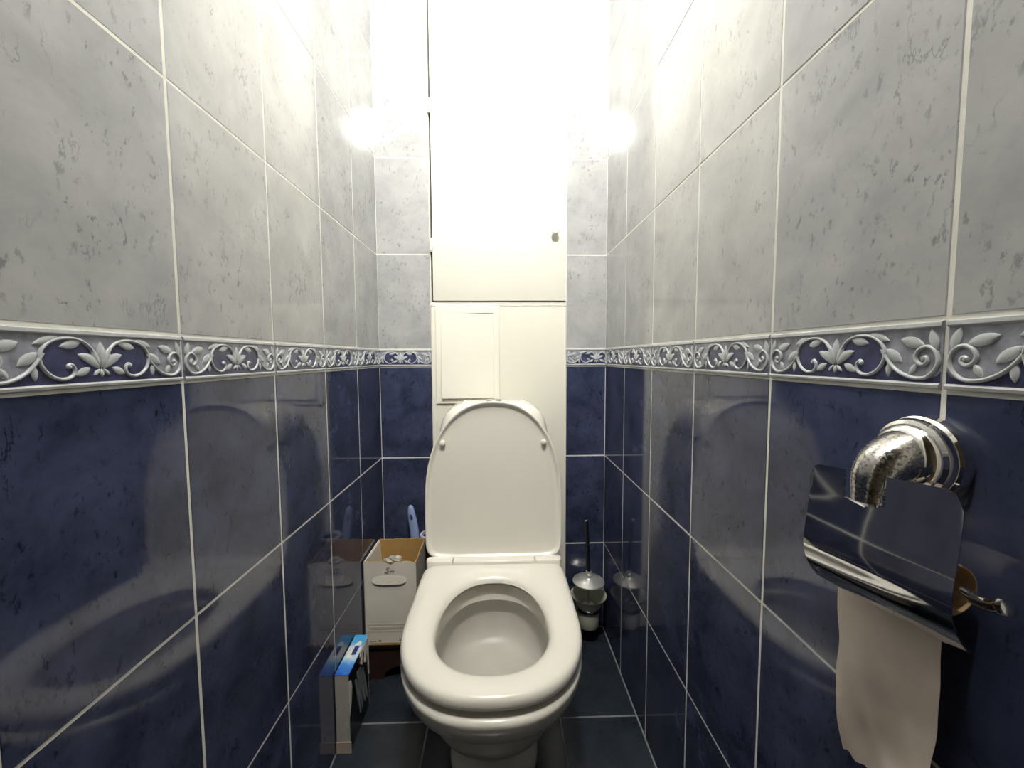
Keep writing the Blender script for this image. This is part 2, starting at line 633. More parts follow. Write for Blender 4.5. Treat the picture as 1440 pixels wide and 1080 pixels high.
def plate_bm():
    h = BH / 2
    prof = [(-h, -0.006), (-h, 0.0006), (-h + 0.0008, 0.0018), (-h + 0.0030, 0.0022), (-h + 0.0042, 0.0014), (-h + 0.0048, 0.0), (h - 0.0056, 0.0),
            (h - 0.0050, 0.0014), (h - 0.0040, 0.0024), (h - 0.0010, 0.0020), (h, 0.0006), (h, -0.006)]
    bm = bmesh.new()
    rings = [[Vector((x, y, z)) for y, z in prof] for x in (-BW / 2, BW / 2)]
    loft(bm, rings, True, True, True)
    return bm


def cut(bm, x0, x1):
    for x, n in ((x0, -1), (x1, 1)):
        bmesh.ops.bisect_plane(bm, geom=bm.verts[:] + bm.edges[:] + bm.faces[:], plane_co=(x, 0, 0), plane_no=(n, 0, 0), clear_outer=True)
    return bm


BORDER = {}


def border_meshes(x0=-1, x1=1):
    key = (round(x0, 4), round(x1, 4))
    if key not in BORDER:
        res = []
        for nm, f, mat, sm in (('border_tile', plate_bm, ['border_field', 'border_rail'], 30), ('ornament', ornament_bm, 'ornament_grey', 50), ('blue_ground', ground_bm, 'ground_blue', None)):
            bm = f()
            if x0 > -0.5:
                cut(bm, x0, x1)
                if nm == 'border_tile':
                    bmesh.ops.holes_fill(bm, edges=bm.edges[:])
            if nm == 'blue_ground':
                bm.normal_update()
            for fc in bm.faces:
                    if fc.normal.z < 0:
                        fc.normal_flip()
            me = mesh_of(bm, nm, mat, sm)
            if nm == 'border_tile':
                for p in me.polygons:
                    if abs(p.center.y) > BH / 2 - 0.0055:
                        p.material_index = 1
            res.append((nm, me))
        BORDER[key] = res
    return BORDER[key]


def put_border(parent, side, c, x0=-1, x1=1):
    z = (BZ0 + BZ1) / 2
    loc = {'left': (XL + 0.0008, c, z), 'right': (XR - 0.0008, c, z), 'back': (c, -0.0008, z)}[side]
    (n0, m0), (n1, m1), (n2, m2) = border_meshes(x0, x1)
    o = link(n0, m0, parent, loc, EUL[side])
    link(n1, m1, o)
    link(n2, m2, o)


for side, wl in (('left', wall_left), ('right', wall_right)):
    for i in range(NCOL):
        put_border(wl, side, -W * (i + 0.5))
cL = CABL - W / 2
put_border(wall_back, 'back', cL, XL + 0.002 - cL, BW / 2)
cR = CABR + W / 2
put_border(wall_back, 'back', cR, -BW / 2, XR - 0.002 - cR)

# ------------------------------------------------------------------ ceiling-high cupboard, boxing panel and inspection hatch
ZD = 1.116
cup = thing('service_cupboard', 'tall white built-in cupboard with a long door above the toilet', 'cupboard', (0, 0, ZD - 0.016))
zb = ZD - 0.016


def zrel(bm):
    bmesh.ops.translate(bm, vec=(0, 0, -zb), verts=bm.verts[:])
    return bm


bm = bmesh.new()
box(bm, CABL, CABL + 0.0015, -0.002, 0.04, zb + 0.016, ZC)
box(bm, CABR - 0.003, CABR, -0.002, 0.04, zb + 0.016, ZC)
box(bm, CABL, CABR, -0.004, 0.04, zb, zb + 0.0135, 0.0015)
obj('frame', zrel(bm), 'cabinet_white', cup)
bm = bmesh.new()
box(bm, CABL + 0.002, CABR - 0.004, 0.030, 0.036, zb + 0.016, ZC - 0.002)
obj('gap_shade_board', zrel(bm), 'dark_gap', cup)  # dark sheet that paints the shade seen through the door gap
bm = bmesh.new()
box(bm, CABL + 0.0085, CABR - 0.0045, -0.010, 0.010, ZD, ZC - 0.004, 0.0015)
door = obj('door', zrel(bm), 'cabinet_white', cup, 40)
bm = bmesh.new()
MK = Matrix.Translation((0.1765, -0.010, 1.332 - zb)) @ Matrix.Rotation(PI / 2, 4, 'X')
lathe(bm, [(0.006, 0.0), (0.005, 0.008), (0.010, 0.012), (0.0125, 0.017), (0.012, 0.022), (0.008, 0.025), (0.0, 0.026)], 24, MK, cap0=True)
obj('knob', bm, 'cabinet_white', door, 50)
for zh in (1.292, 1.72):
    bm = bmesh.new()
    box(bm, CABL + 0.0012, CABL + 0.0072, -0.013, -0.004, zh - 0.022 - zb, zh + 0.022 - zb, 0.001)
    for q in (-0.012, 0.0, 0.012):
        lathe(bm, [(0.004, -0.005), (0.004, 0.005)], 12, Matrix.Translation((CABL + 0.004, -0.012, zh + q - zb)), True, True)
    obj('hinge', bm, 'cabinet_white', door, 40)

bm = bmesh.new()
box(bm, CABL + 0.001, CABR - 0.001, -0.001, 0.03, 0.0, zb - 0.001, 0.001)
pan = thing('boxing_panel', 'plain white panel behind the toilet cistern, below the cupboard', 'panel', (0, 0, 0))
obj('board', bm, 'panel_white', pan)
for xa, xb in ((CABL + 0.001, CABL + 0.007), (CABR - 0.006, CABR - 0.001)):
    bm = bmesh.new()
    box(bm, xa, xb, -0.0016, -0.001, 0.0, zb - 0.003)
    obj('edge_strip', bm, 'cabinet_white', pan)

hat = thing('inspection_hatch', 'small white rectangular inspection hatch set in the panel left of centre', 'hatch', (-0.106, -0.0017, 0.782))
hx0, hx1, hz1 = -0.104, 0.104, 0.318
bm = bmesh.new()
box(bm, hx0, hx0 + 0.021, -0.006, 0, 0, hz1, 0.002)
box(bm, hx1 - 0.021, hx1, -0.006, 0, 0, hz1, 0.002)
box(bm, hx0 + 0.019, hx1 - 0.019, -0.006, 0, 0, 0.018, 0.002)
box(bm, hx0 + 0.019, hx1 - 0.019, -0.006, 0, hz1 - 0.024, hz1, 0.002)
obj('frame', bm, 'hatch_white', hat)
bm = bmesh.new()
box(bm, -0.171, 0.0, -0.004, 0.0, 0.0, 0.277, 0.0012)
hd = obj('hatch_door', bm, 'hatch_white', hat, None, (0.0855, -0.0065, 0.0175), (math.radians(-1.6), 0, math.radians(1.6)))


# ------------------------------------------------------------------ toilet
def egg(w, yf, yb, yc, nf=2.4, nb=6.0, n=56, cx=0.0):
    """closed outline; y runs from yb (back) to yf (front)"""
    out = []
    for k in range(n):
        a = 2 * PI * k / n
        c, s = math.cos(a), math.sin(a)
        e = nf if s < 0 else nb
        x = w * math.copysign(abs(c) ** (2 / e), c)
        y = yc + (abs(s) ** (2 / e)) * ((yf - yc) if s < 0 else (yb - yc))
        out.append((cx + x, y))
    return out


TX = -0.0205
toi = thing('toilet', 'white ceramic close-coupled toilet with its lid up and seat down', 'toilet', (TX, 0, 0))


def ring(o, z):
    return [Vector((x, y, z)) for x, y in o]


bm = bmesh.new()
outer = [(0.000, 0.106, -0.525, -0.10, -0.36, 3.0, 4.0), (0.012, 0.106, -0.525, -0.10, -0.36, 3.0, 4.0), (0.032, 0.101, -0.515, -0.10, -0.36, 2.8, 4.0), (0.042, 0.092, -0.500, -0.10, -0.35, 2.6, 4.0), (0.052, 0.080, -0.480, -0.10, -0.35, 2.5, 4.0),
         (0.085, 0.080, -0.474, -0.10, -0.35, 2.4, 3.5), (0.120, 0.096, -0.494, -0.10, -0.37, 2.3, 3.2), (0.155, 0.121, -0.540, -0.11, -0.40, 2.3, 3.0),
         (0.190, 0.143, -0.587, -0.13, -0.43, 2.3, 3.0), (0.230, 0.162, -0.635, -0.17, -0.45, 2.3, 3.2), (0.270, 0.178, -0.678, -0.21, -0.47, 2.3, 4.0), (0.305, 0.1855, -0.701, -0.24, -0.48, 2.35, 5.0),
         (0.325, 0.1875, -0.708, -0.25, -0.48, 2.4, 8.0), (0.334, 0.1865, -0.7065, -0.252, -0.48, 2.4, 8.0), (0.338, 0.180, -0.700, -0.256, -0.48, 2.4, 8.0)]
inner = [(0.338, 0.130, -0.648, -0.300, -0.50, 2.3, 2.4), (0.334, 0.126, -0.643, -0.305, -0.50, 2.2, 2.3), (0.300, 0.124, -0.640, -0.312, -0.50, 2.2, 2.3), (0.294, 0.128, -0.644, -0.306, -0.50, 2.2, 2.3),
         (0.292, 0.140, -0.655, -0.292, -0.50, 2.2, 2.3), (0.272, 0.143, -0.655, -0.290, -0.50, 2.2, 2.3), (0.222, 0.139, -0.648, -0.297, -0.49, 2.2, 2.2), (0.198, 0.131, -0.638, -0.307, -0.48, 2.1, 2.1),
         (0.186, 0.116, -0.618, -0.325, -0.48, 2.0, 2.0), (0.180, 0.080, -0.57, -0.370, -0.47, 2.0, 2.0), (0.177, 0.045, -0.53, -0.405, -0.47, 2.0, 2.0), (0.176, 0.010, -0.485, -0.455, -0.47, 2.0, 2.0)]


def dense(rows, per=4):
    out = []
    R = [rows[0]] + rows + [rows[-1]]
    for i in range(1, len(R) - 2):
        for k in range(per):
            q = k / per
            out.append(tuple(0.5 * (2 * b + (c - a) * q + (2 * a - 5 * b + 4 * c - d) * q * q + (3 * b - a - 3 * c + d) * q ** 3) for a, b, c, d in zip(R[i - 1], R[i], R[i + 1], R[i + 2])))
    out.append(rows[-1])
    return out


outer = outer[:2] + dense(outer[2:], 4)
NOUT = len(outer) + 4
rings = [ring(egg(w_, yf, yb, yc, nf, nb), z) for z, w_, yf, yb, yc, nf, nb in outer + inner]
vr = loft(bm, rings, True, True, True)
worn = {v for r_ in vr[NOUT - 1:] for v in r_}  # vertices inside the bowl, given the greyer ceramic
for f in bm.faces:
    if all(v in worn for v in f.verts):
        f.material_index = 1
# rear deck that carries the cistern
dk = []
for z, hw in ((0.15, 0.085), (0.22, 0.115), (0.27, 0.14), (0.32, 0.150), (0.340, 0.150), (0.3465, 0.144)):
    dk.append(ring(egg(hw, -0.272, -0.04, -0.16, 6, 5, 40), z))
loft(bm, dk, True, True, True)
obj('bowl', bm, ['ceramic', 'grey_ceramic'], toi, 45)

# seat ring
so = egg(0.1865, -0.703, -0.258, -0.485, 2.4, 13.0)
si = egg(0.118, -0.637, -0.327, -0.51, 2.2, 2.25)
prof = [(1.0, 0.3535), (1.012, 0.359), (1.0, 0.3665), (0.95, 0.3722), (0.85, 0.3750), (0.65, 0.3765), (0.45, 0.3755), (0.25, 0.3720), (0.10, 0.3660), (0.02, 0.3590), (0.0, 0.3535), (0.06, 0.3505), (0.5, 0.3500), (0.94, 0.3505)]
rings = []
for tt, z in prof:
    rings.append([Vector((a[0] + (b[0] - a[0]) * tt, a[1] + (b[1] - a[1]) * tt, z)) for a, b in zip(si, so)])
bm = bmesh.new()
loft(bm, rings, True, wrap=True)
obj('seat', bm, 'seat_plastic', toi, 50)

# lid, standing up: local frame x, height h, depth d (towards the room is -y)
lo_ = egg(0.1885, 0.434, 0.0, 0.150, 2.3, 9.0)
LY, LZ, LT = -0.243, 0.3795, math.radians(2.6)


def lidp(x, h, d):
    return Vector((x, LY + h * math.sin(LT) + d * math.cos(LT), LZ + h * math.cos(LT) - d * math.sin(LT)))


def scaled(tt, inset=None):
    cxm, chm = 0.0, 0.20
    return [(cxm + (x - cxm) * tt, chm + (h - chm) * tt) for x, h in lo_]


def inset(dist):
    """outline moved inwards by dist"""
    n = len(lo_)
    out = []
    for i, (x, h) in enumerate(lo_):
        a, b = lo_[i - 1], lo_[(i + 1) % n]
        tx, th = b[0] - a[0], b[1] - a[1]
        L = math.hypot(tx, th) or 1
        nx, nh = -th / L, tx / L
        cx, ch = 0 - x, 0.2 - h
        if nx * cx + nh * ch < 0:
            nx, nh = -nx, -nh
        out.append((x + nx * dist, h + nh * dist))
    return out


bm = bmesh.new()
seq = [(scaled(0.05), 0.014), (scaled(0.6), 0.0135), (scaled(0.90), 0.011), (inset(0.004), 0.005), (inset(0.0), -0.001), (inset(0.0), -0.0065), (inset(0.0015), -0.008), (inset(0.0045), -0.008), (inset(0.0065), -0.0065), (inset(0.0095), -0.0005),
       (inset(0.016), 0.0012), (scaled(0.8), 0.0015), (scaled(0.4), 0.0015), (scaled(0.05), 0.0015)]
loft(bm, [[lidp(x, h, d) for x, h in o] for o, d in seq], True, True, True)
lid = obj('lid', bm, 'seat_plastic', toi, 50)
for s in (-1, 1):
    bm = bmesh.new()
    mk = Matrix.Translation(lidp(s * 0.139, 0.320, 0.0)) @ Matrix.Rotation(PI / 2 + LT, 4, 'X')
    lathe(bm, [(0.0070, -0.002), (0.0070, 0.008), (0.0060, 0.0105), (0.003, 0.0118), (0, 0.012)], 18, mk, True)
    obj('bumper', bm, 'seat_plastic', lid, 40)
    bm = bmesh.new()
    xa, xb = sorted((s * 0.112, s * 0.182))
    box(bm, xa, xb, -0.277, -0.247, 0.3470, 0.3880, 0.006, 4)
    lathe(bm, [(0.0085, -0.03505), (0.0095, -0.033), (0.0095, 0.033), (0.0085, 0.03505)], 20, Matrix.Translation(((xa + xb) / 2, -0.262, 0.3800)) @ Matrix.Rotation(PI / 2, 4, 'Y'), True, True)
    obj('hinge', bm, 'seat_plastic', toi, 45)
bm = bmesh.new()
box(bm, -0.1115, 0.1115, -0.276, -0.246, 0.3680, 0.3860, 0.006, 4)
obj('hinge_bar', bm, 'seat_plastic', toi, 45)

# cistern
CY0, CY1 = -0.198, -0.030


def cis(w_, dy0, dy1, z, n=4.5):
    cy = (CY0 + CY1) / 2
    return ring(egg(w_, CY0 + dy0, CY1 - dy1, cy, n, 6), z)


bm = bmesh.new()
loft(bm, [cis(0.135, 0.02, 0.02, 0.347), cis(0.147, 0.008, 0.006, 0.357), cis(0.152, 0.003, 0.001, 0.40), cis(0.156, 0, 0, 0.55), cis(0.1565, 0, 0, 0.690), cis(0.153, 0.004, 0.003, 0.694)], True, True, True)
tank = obj('cistern', bm, 'ceramic', toi, 45)
bm = bmesh.new()
loft(bm, [cis(0.153, 0.004, 0.003, 0.6945), cis(0.159, -0.004, 0, 0.697), cis(0.1595, -0.0045, 0, 0.712), cis(0.157, -0.003, 0, 0.730), cis(0.151, 0.000, 0, 0.752), cis(0.139, 0.007, 0.002, 0.773), cis(0.120, 0.017, 0.006, 0.788),
          cis(0.100, 0.028, 0.014, 0.7955), cis(0.08, 0.04, 0.025, 0.7985), cis(0.02, 0.07, 0.07, 0.800)], True, True, True)
cl = obj('cistern_lid', bm, 'ceramic', tank, 45)
bm = bmesh.new()
mb = Matrix.Translation((0.0, -0.100, 0.7985))
lathe(bm, [(0.0265, 0), (0.0262, 0.004), (0.0245, 0.0052), (0.0225, 0.0045)], 32, mb, True)
lathe(bm, [(0.0225, 0.0035), (0.0, 0.0035)], 32, mb)
obj('button_ring', bm, 'chrome', tank, 40)
for s in (-1, 1):
    bm = bmesh.new()
    pts = [Vector((s * 0.0012 + s * 0.0198 * math.cos(a), 0.0198 * math.sin(a), 0.0036)) for a in [(-80 + 160 * k / 12) * PI / 180 for k in range(13)]]
    slab(bm, [mb @ p for p in pts], (0, 0, 0.0028))
    obj('flush_button', bm, 'dark_chrome' if s > 0 else 'chrome', tank, None)
    bm = bmesh.new()
    box(bm, s * 0.068 - 0.026, s * 0.068 + 0.026, -0.145, -0.062, 0.7930, 0.8002, 0.003, 3)
    obj('lid_pad', bm, 'ceramic', tank, 40)

# ------------------------------------------------------------------ paper holder on the right wall
HY, HZ = -1.012, 0.850
hol = thing('paper_holder', 'worn chrome toilet paper holder with a bent steel cover on the right wall', 'paper holder', (XR, HY, HZ))


def H(x, y, z):
    return Vector((x - XR, y - HY, z - HZ))


bm = bmesh.new()
mr_ = Matrix.Rotation(-PI / 2, 4, 'Y')
lathe(bm, [(0.0335, 0.0), (0.0345, 0.004), (0.0335, 0.009), (0.0315, 0.0105), (0.0320, 0.013), (0.0305, 0.017), (0.0275, 0.0185), (0.0265, 0.022), (0.0225, 0.026), (0.017, 0.028)], 40, mr_, True, True)
obj('rosette', bm, 'chrome', hol, 35)
bm = bmesh.new()
arm = [H(0.334, HY, 0.852), H(0.326, HY, 0.850), H(0.318, HY, 0.8465), H(0.311, HY, 0.8415), H(0.3065, HY, 0.835), H(0.304, HY, 0.828), H(0.303, HY, 0.821), H(0.303, HY, 0.8145)]
tube(bm, smooth_path(arm, 4), [0.0230 - 0.0100 * min(1, i / 24.0) for i in range(29)], 24)
obj('arm', bm, 'worn_chrome', hol, 40)
bm = bmesh.new()
RX = 0.324
rod = [H(0.3045, HY, 0.816), H(0.310, HY + 0.004, 0.805), H(0.318, HY + 0.030, 0.801), H(0.3235, HY + 0.054, 0.794), H(RX, HY + 0.060, 0.780), H(RX, HY + 0.052, 0.770), H(RX, HY + 0.03, 0.7685), H(RX, -1.03, 0.7680), H(RX, -1.05, 0.7675),
       H(RX, -1.062, 0.7665), H(RX, -1.070, 0.7660), H(RX - 0.0005, -1.078, 0.767), H(RX - 0.001, -1.085, 0.7700)]
tube(bm, smooth_path(rod, 5), 0.0042, 14)
rd = obj('rod', bm, 'chrome', hol, 40)
bm = bmesh.new()
tube(bm, [H(0.3230, -1.0845, 0.7698), H(0.3229, -1.0872, 0.7710), H(0.3228, -1.0895, 0.7720), H(0.3228, -1.0905, 0.7724)], [0.0050, 0.0060, 0.0055, 0.003], 14)
obj('rod_tip', bm, 'chrome', rd, 40)

# bent cover plate with a notch for the arm
PY0, PY1 = -0.9560, -1.0790       # far and near end
prof = [(0.2985, 0.8372), (0.2985, 0.830), (0.2982, 0.8125), (0.2975, 0.80), (0.2965, 0.79), (0.2955, 0.780), (0.2945, 0.770), (0.2943, 0.760), (0.2955, 0.751), (0.2985, 0.742), (0.3030, 0.734), (0.3085, 0.7275), (0.3150, 0.7225)]
NT0, NT1 = -0.9925, -1.0280       # notch
ys = [PY0, PY0 - 0.004, PY0 - 0.009, NT0, NT0 - 0.002, (NT0 + NT1) / 2, NT1 + 0.002, NT1, PY1 + 0.012, PY1 + 0.005, PY1]
bm = bmesh.new()
grid = []
for j, (x, z) in enumerate(prof):
    row = []
    for i, y in enumerate(ys):
        zz = z
        yy = y
        if j == 0 and i in (0, 10):
            zz -= 0.0075
            yy += (-0.0022 if i == 0 else 0.0022)
        if j == 0 and i in (1, 9):
            zz -= 0.0022
        if j == 1 and i in (0, 10):
            zz -= 0.006
        if j == 2 and 3 <= i <= 7:
            zz -= [0.0, -0.0, 0.004, 0.0, 0.0][i - 3]
        row.append(bm.verts.new(H(x - 0.038 * (yy + 1.015), yy, zz - 0.105 * (yy + 1.015))))
    grid.append(row)
for j in range(len(prof) - 1):
    for i in range(len(ys) - 1):
        if j < 2 and 3 <= i < 7:
            continue
        bm.faces.new((grid[j][i], grid[j][i + 1], grid[j + 1][i + 1], grid[j + 1][i]))
for f in [v for v in bm.verts if not v.link_faces]:
    bm.verts.remove(f)
bmesh.ops.recalc_face_normals(bm, faces=bm.faces)
bmesh.ops.solidify(bm, geom=bm.faces[:], thickness=0.0008)
cov = obj('cover_plate', bm, 'cover_steel', hol, 35)

# paper roll: almost empty core with a last hanging strip
rol = thing('paper_roll', 'nearly finished toilet roll with a grey paper strip hanging from the holder', 'toilet paper', (0.324, -1.014, 0.7637))
bm = bmesh.new()
mr2 = Matrix.Rotation(PI / 2, 4, 'X')
lathe(bm, [(0.0192, -0.052), (0.0192, 0.042), (0.0186, 0.042), (0.0186, -0.052)], 36, mr2, wrap=True)
obj('core', bm, 'core_card', rol, 40)
# hanging strip
bm = bmesh.new()
nu, nv = 22, 46
g = []
for j in range(nv + 1):
    s = j / nv
    row = []
    for i in range(nu + 1):
        u = i / nu
        ya = -0.9530 - 0.0155 * s
        yb_ = -1.0490 + 0.002 * s
        y = ya + (yb_ - ya) * u + 0.0010 * math.sin(9 * s + 2) * (u > 0.95) + 0.0008 * math.sin(23 * s) * (u < 0.05)
        z1 = 0.552 + 0.012 * math.sin(PI * u) - 0.018 * u + 0.0022 * math.sin(27 * u)
        z = 0.753 + (z1 - 0.753) * s
        x = 0.3290 - 0.0020 * math.sin(PI * min(1, s * 1.5)) + 0.0042 * s * math.sin(2.2 * PI * (u * 0.8 + s * 0.9)) + 0.0018 * s * math.sin(13 * u - 11 * s) + 0.001 * math.sin(30 * s + 5 * u) * s * u
        row.append(bm.verts.new((x - 0.324, y + 1.014, z - 0.7637)))
    g.append(row)
for j in range(nv):
    for i in range(nu):
        bm.faces.new((g[j][i], g[j][i + 1], g[j + 1][i + 1], g[j + 1][i]))
bmesh.ops.recalc_face_normals(bm, faces=bm.faces)
bmesh.ops.solidify(bm, geom=bm.faces[:], thickness=0.0004)
st = obj('hanging_paper', bm, 'paper_grey', rol, 60)
# last layers of paper around the core
bm = bmesh.new()
pr = []
for k in range(24):
    a = math.radians(k * 15)
    pr.append((0.0197 * math.cos(a), 0.0197 * math.sin(a)))
rings = [[Vector((x, y, z)) for x, z in pr] for y in (0.0500, -0.0385)]
loft(bm, rings, True)
obj('paper_layer', bm, 'paper_grey', rol, 60)

# ------------------------------------------------------------------ glass toilet brush set in the right back corner
BX, BY = 0.2830, -0.068
bs = thing('toilet_brush_set', 'toilet brush with chrome lid in a frosted glass cup, right back corner', 'toilet brush', (BX, BY, 0.054))
bm = bmesh.new()
lathe(bm, [(0.0, 0.0), (0.030, 0.0), (0.033, 0.004), (0.0345, 0.03), (0.0360, 0.062), (0.0385, 0.072), (0.047, 0.087), (0.0575, 0.104), (0.0585, 0.1065), (0.0565, 0.1055), (0.0455, 0.090), (0.0365, 0.074), (0.0335, 0.064), (0.0320, 0.03), (0.030, 0.007), (0.0, 0.004)], 44)
obj('glass_cup', bm, 'frosted_glass', bs, 40)
bm = bmesh.new()
lathe(bm, [(0.0368, 0.058), (0.0400, 0.058), (0.0405, 0.060), (0.0405, 0.069), (0.0395, 0.070), (0.0378, 0.070)], 40, None, wrap=True)
box(bm, -0.006, 0.006, 0.039, 0.0675, 0.060, 0.068)
obj('wall_ring', bm, 'dark_chrome', bs, 40)
bm = bmesh.new()
lathe(bm, [(0.050, 0.148), (0.0515, 0.1495), (0.0505, 0.152), (0.038, 0.158), (0.022, 0.1625), (0.012, 0.1645), (0.0115, 0.176), (0.009, 0.1785), (0.0085, 0.183), (0.0065, 0.1835), (0.0, 0.1835)], 44)
lathe(bm, [(0.050, 0.148), (0.0, 0.153)], 44)
obj('brush_lid', bm, 'brushed_chrome', bs, 40)
bm = bmesh.new()
tube(bm, [(0, 0, 0.183), (-0.002, 0, 0.24), (-0.005, 0.0, 0.30), (-0.0085, 0.0, 0.350)], [0.0062, 0.0062, 0.0060, 0.0060], 18)
hn = obj('handle', bm, 'dark_chrome', bs, 40)
bm = bmesh.new()
tube(bm, [(-0.0085, 0, 0.350), (-0.0087, 0, 0.354), (-0.0088, 0, 0.3555)], [0.0066, 0.0068, 0.0045], 18)
obj('handle_cap', bm, 'chrome', hn, 40)
bm = bmesh.new()
tube(bm, [(0, 0, 0.153), (0, 0, 0.07)], 0.004, 12)
obj('stem', bm, 'dark_chrome', bs, 40)
bm = bmesh.new()
lathe(bm, [(0.004, 0.010), (0.020, 0.014), (0.024, 0.03), (0.024, 0.060), (0.018, 0.072), (0.004, 0.075)], 24, None, True, True)
obj('bristles', bm, 'bristle', bs, 40)

# ------------------------------------------------------------------ left back corner: low stand, tall carton, brush, cup
ST = 0.112
sx0, sx1, sy0, sy1 = -0.3895, -0.228, -0.2050, -0.0780
bm = bmesh.new()
ax, ar = (-0.298), 0.046
low = thing('low_stand', 'low dark brown stand with an arched opening under the white carton', 'stand', ((sx0 + sx1) / 2, (sy0 + sy1) / 2, 0))


def rel(bm, o):
    bmesh.ops.translate(bm, vec=-Vector(o.location), verts=bm.verts[:])
    return bm


for y in (sy0, sy1 - 0.012):
    bm = bmesh.new()
    poly = [(sx0, y, 0.0), (ax - ar, y, 0.0)] + [(ax - ar * math.cos(a), y, 0.038 * math.sin(a)) for a in [PI * k / 12 for k in range(1, 12)]] + [(ax + ar, y, 0), (sx1, y, 0), (sx1, y, ST - 0.012), (sx0, y, ST - 0.012)]
    slab(bm, poly, (0, 0.012, 0))
    obj('side_board', rel(bm, low), 'wood_and_tub_shade', low)
for x in (sx0, sx1 - 0.012):
    bm = bmesh.new()
    box(bm, x, x + 0.012, sy0 + 0.012, sy1 - 0.012, 0, ST - 0.012)
    obj('end_board', rel(bm, low), 'wood_and_tub_shade', low)
bm = bmesh.new()
box(bm, sx0 - 0.001, sx1 + 0.004, sy0 - 0.008, sy1 + 0.004, ST - 0.0119, ST, 0.002)
obj('top_board', rel(bm, low), 'wood_and_tub_shade', low)

bx0, bx1, by0, by1, bz0, bz1 = -0.3895, -0.2430, -0.2150, -0.0740, ST + 0.0003, 0.358
TH = 0.003
box_ = thing('tall_carton', 'white cardboard carton open at the top with brown torn inside', 'carton', ((bx0 + bx1) / 2, (by0 + by1) / 2, bz0))


def panel(name, pts, off, inward, par, mats):
    bm = bmesh.new()
    slab(bm, pts, off)
    rel(bm, par)
    bmesh.ops.recalc_face_normals(bm, faces=bm.faces)
    inv = Vector(inward)
    idx = [1 if f.normal.dot(inv) > 0.7 or abs(f.normal.dot(inv)) < 0.5 else 0 for f in bm.faces]
    o = obj(name, bm, mats, par)
    for p, i in zip(o.data.polygons, idx):
        p.material_index = i
    return o


def jag(x0, x1, z, amp, n, seed, bias=None):
    rnd = random.Random(seed)
    return [(x0 + (x1 - x0) * k / n, z + rnd.uniform(-amp, amp) + (bias(k / n) if bias else 0)) for k in range(n + 1)]


top = jag(bx1, bx0, bz1, 0.0012, 18, 3, lambda t_: -0.010 * math.exp(-((t_ - 0.50) / 0.10) ** 2) - 0.004 * math.exp(-((t_ - 0.05) / 0.06) ** 2))
front = panel('front_panel', [(bx0, by0, bz0), (bx1, by0, bz0)] + [(x, by0, z) for x, z in top], (0, TH, 0), (0, 1, 0), box_, ['box_white', 'cardboard'])
top = jag(bx1, bx0, bz1 + 0.002, 0.0016, 16, 5)
panel('back_panel', [(bx0, by1 - TH, bz0), (bx1, by1 - TH, bz0)] + [(x, by1 - TH, z) for x, z in top], (0, TH, 0), (0, -1, 0), box_, ['box_white', 'cardboard'])
top = jag(by1 - TH, by0 + TH, bz1 - 0.001, 0.0018, 14, 8, lambda t_: -0.006 * math.exp(-((t_ - 0.8) / 0.12) ** 2))
panel('side_panel', [(bx1 - TH, by0 + TH, bz0), (bx1 - TH, by1 - TH, bz0)] + [(bx1 - TH, y, z) for y, z in top], (TH, 0, 0), (-1, 0, 0), box_, ['box_white', 'cardboard'])
top = jag(by1 - TH, by0 + TH, bz1, 0.0008, 10, 9)
panel('side_panel', [(bx0, by0 + TH, bz0), (bx0, by1 - TH, bz0)] + [(bx0, y, z) for y, z in top], (TH, 0, 0), (1, 0, 0), box_, ['box_white', 'box_white'])
panel('bottom_panel', [(bx0 + TH, by0 + TH, bz0), (bx1 - TH, by0 + TH, bz0), (bx1 - TH, by1 - TH, bz0), (bx0 + TH, by1 - TH, bz0)], (0, 0, TH), (0, 0, 1), box_, ['box_white', 'cardboard'])
# folded-in flap along the left inside
bm = bmesh.new()
slab(bm, [(bx0 + 0.0045, by0 + 0.030, bz1 - 0.001), (bx0 + 0.0045, by1 - 0.006, bz1 - 0.001), (bx0 + 0.010, by1 - 0.010, bz1 - 0.070), (bx0 + 0.010, by0 + 0.036, bz1 - 0.075)], (0.002, 0, 0))
obj('flap', rel(bm, box_), 'box_white', box_)
# brown edge at the bottom of the front, slot, marks
bm = bmesh.new()
box(bm, bx0 + 0.016, bx1, by0 - 0.0012, by0, bz0, bz0 + 0.0065)
obj('bottom_edge', rel(bm, box_), 'cardboard', box_)
bm = bmesh.new()
sl = []
scx, scz, sw, sh = (bx0 + bx1) / 2 - 0.002, 0.3045, 0.048, 0.0125
for k in range(28):
    a = 2 * PI * k / 28
    sl.append((scx + sw * math.copysign(abs(math.cos(a)) ** 0.6, math.cos(a)), by0 - 0.0002, scz + sh * math.copysign(abs(math.sin(a)) ** 0.8, math.sin(a))))
slab(bm, sl, (0, -0.0006, 0))
bmesh.ops.rotate(bm, cent=(scx, by0, scz + sh), matrix=Matrix.Rotation(math.radians(-9), 3, 'X'), verts=bm.verts[:])
obj('hand_slot_flap', rel(bm, box_), 'box_white', front).location = (0, 0, 0)
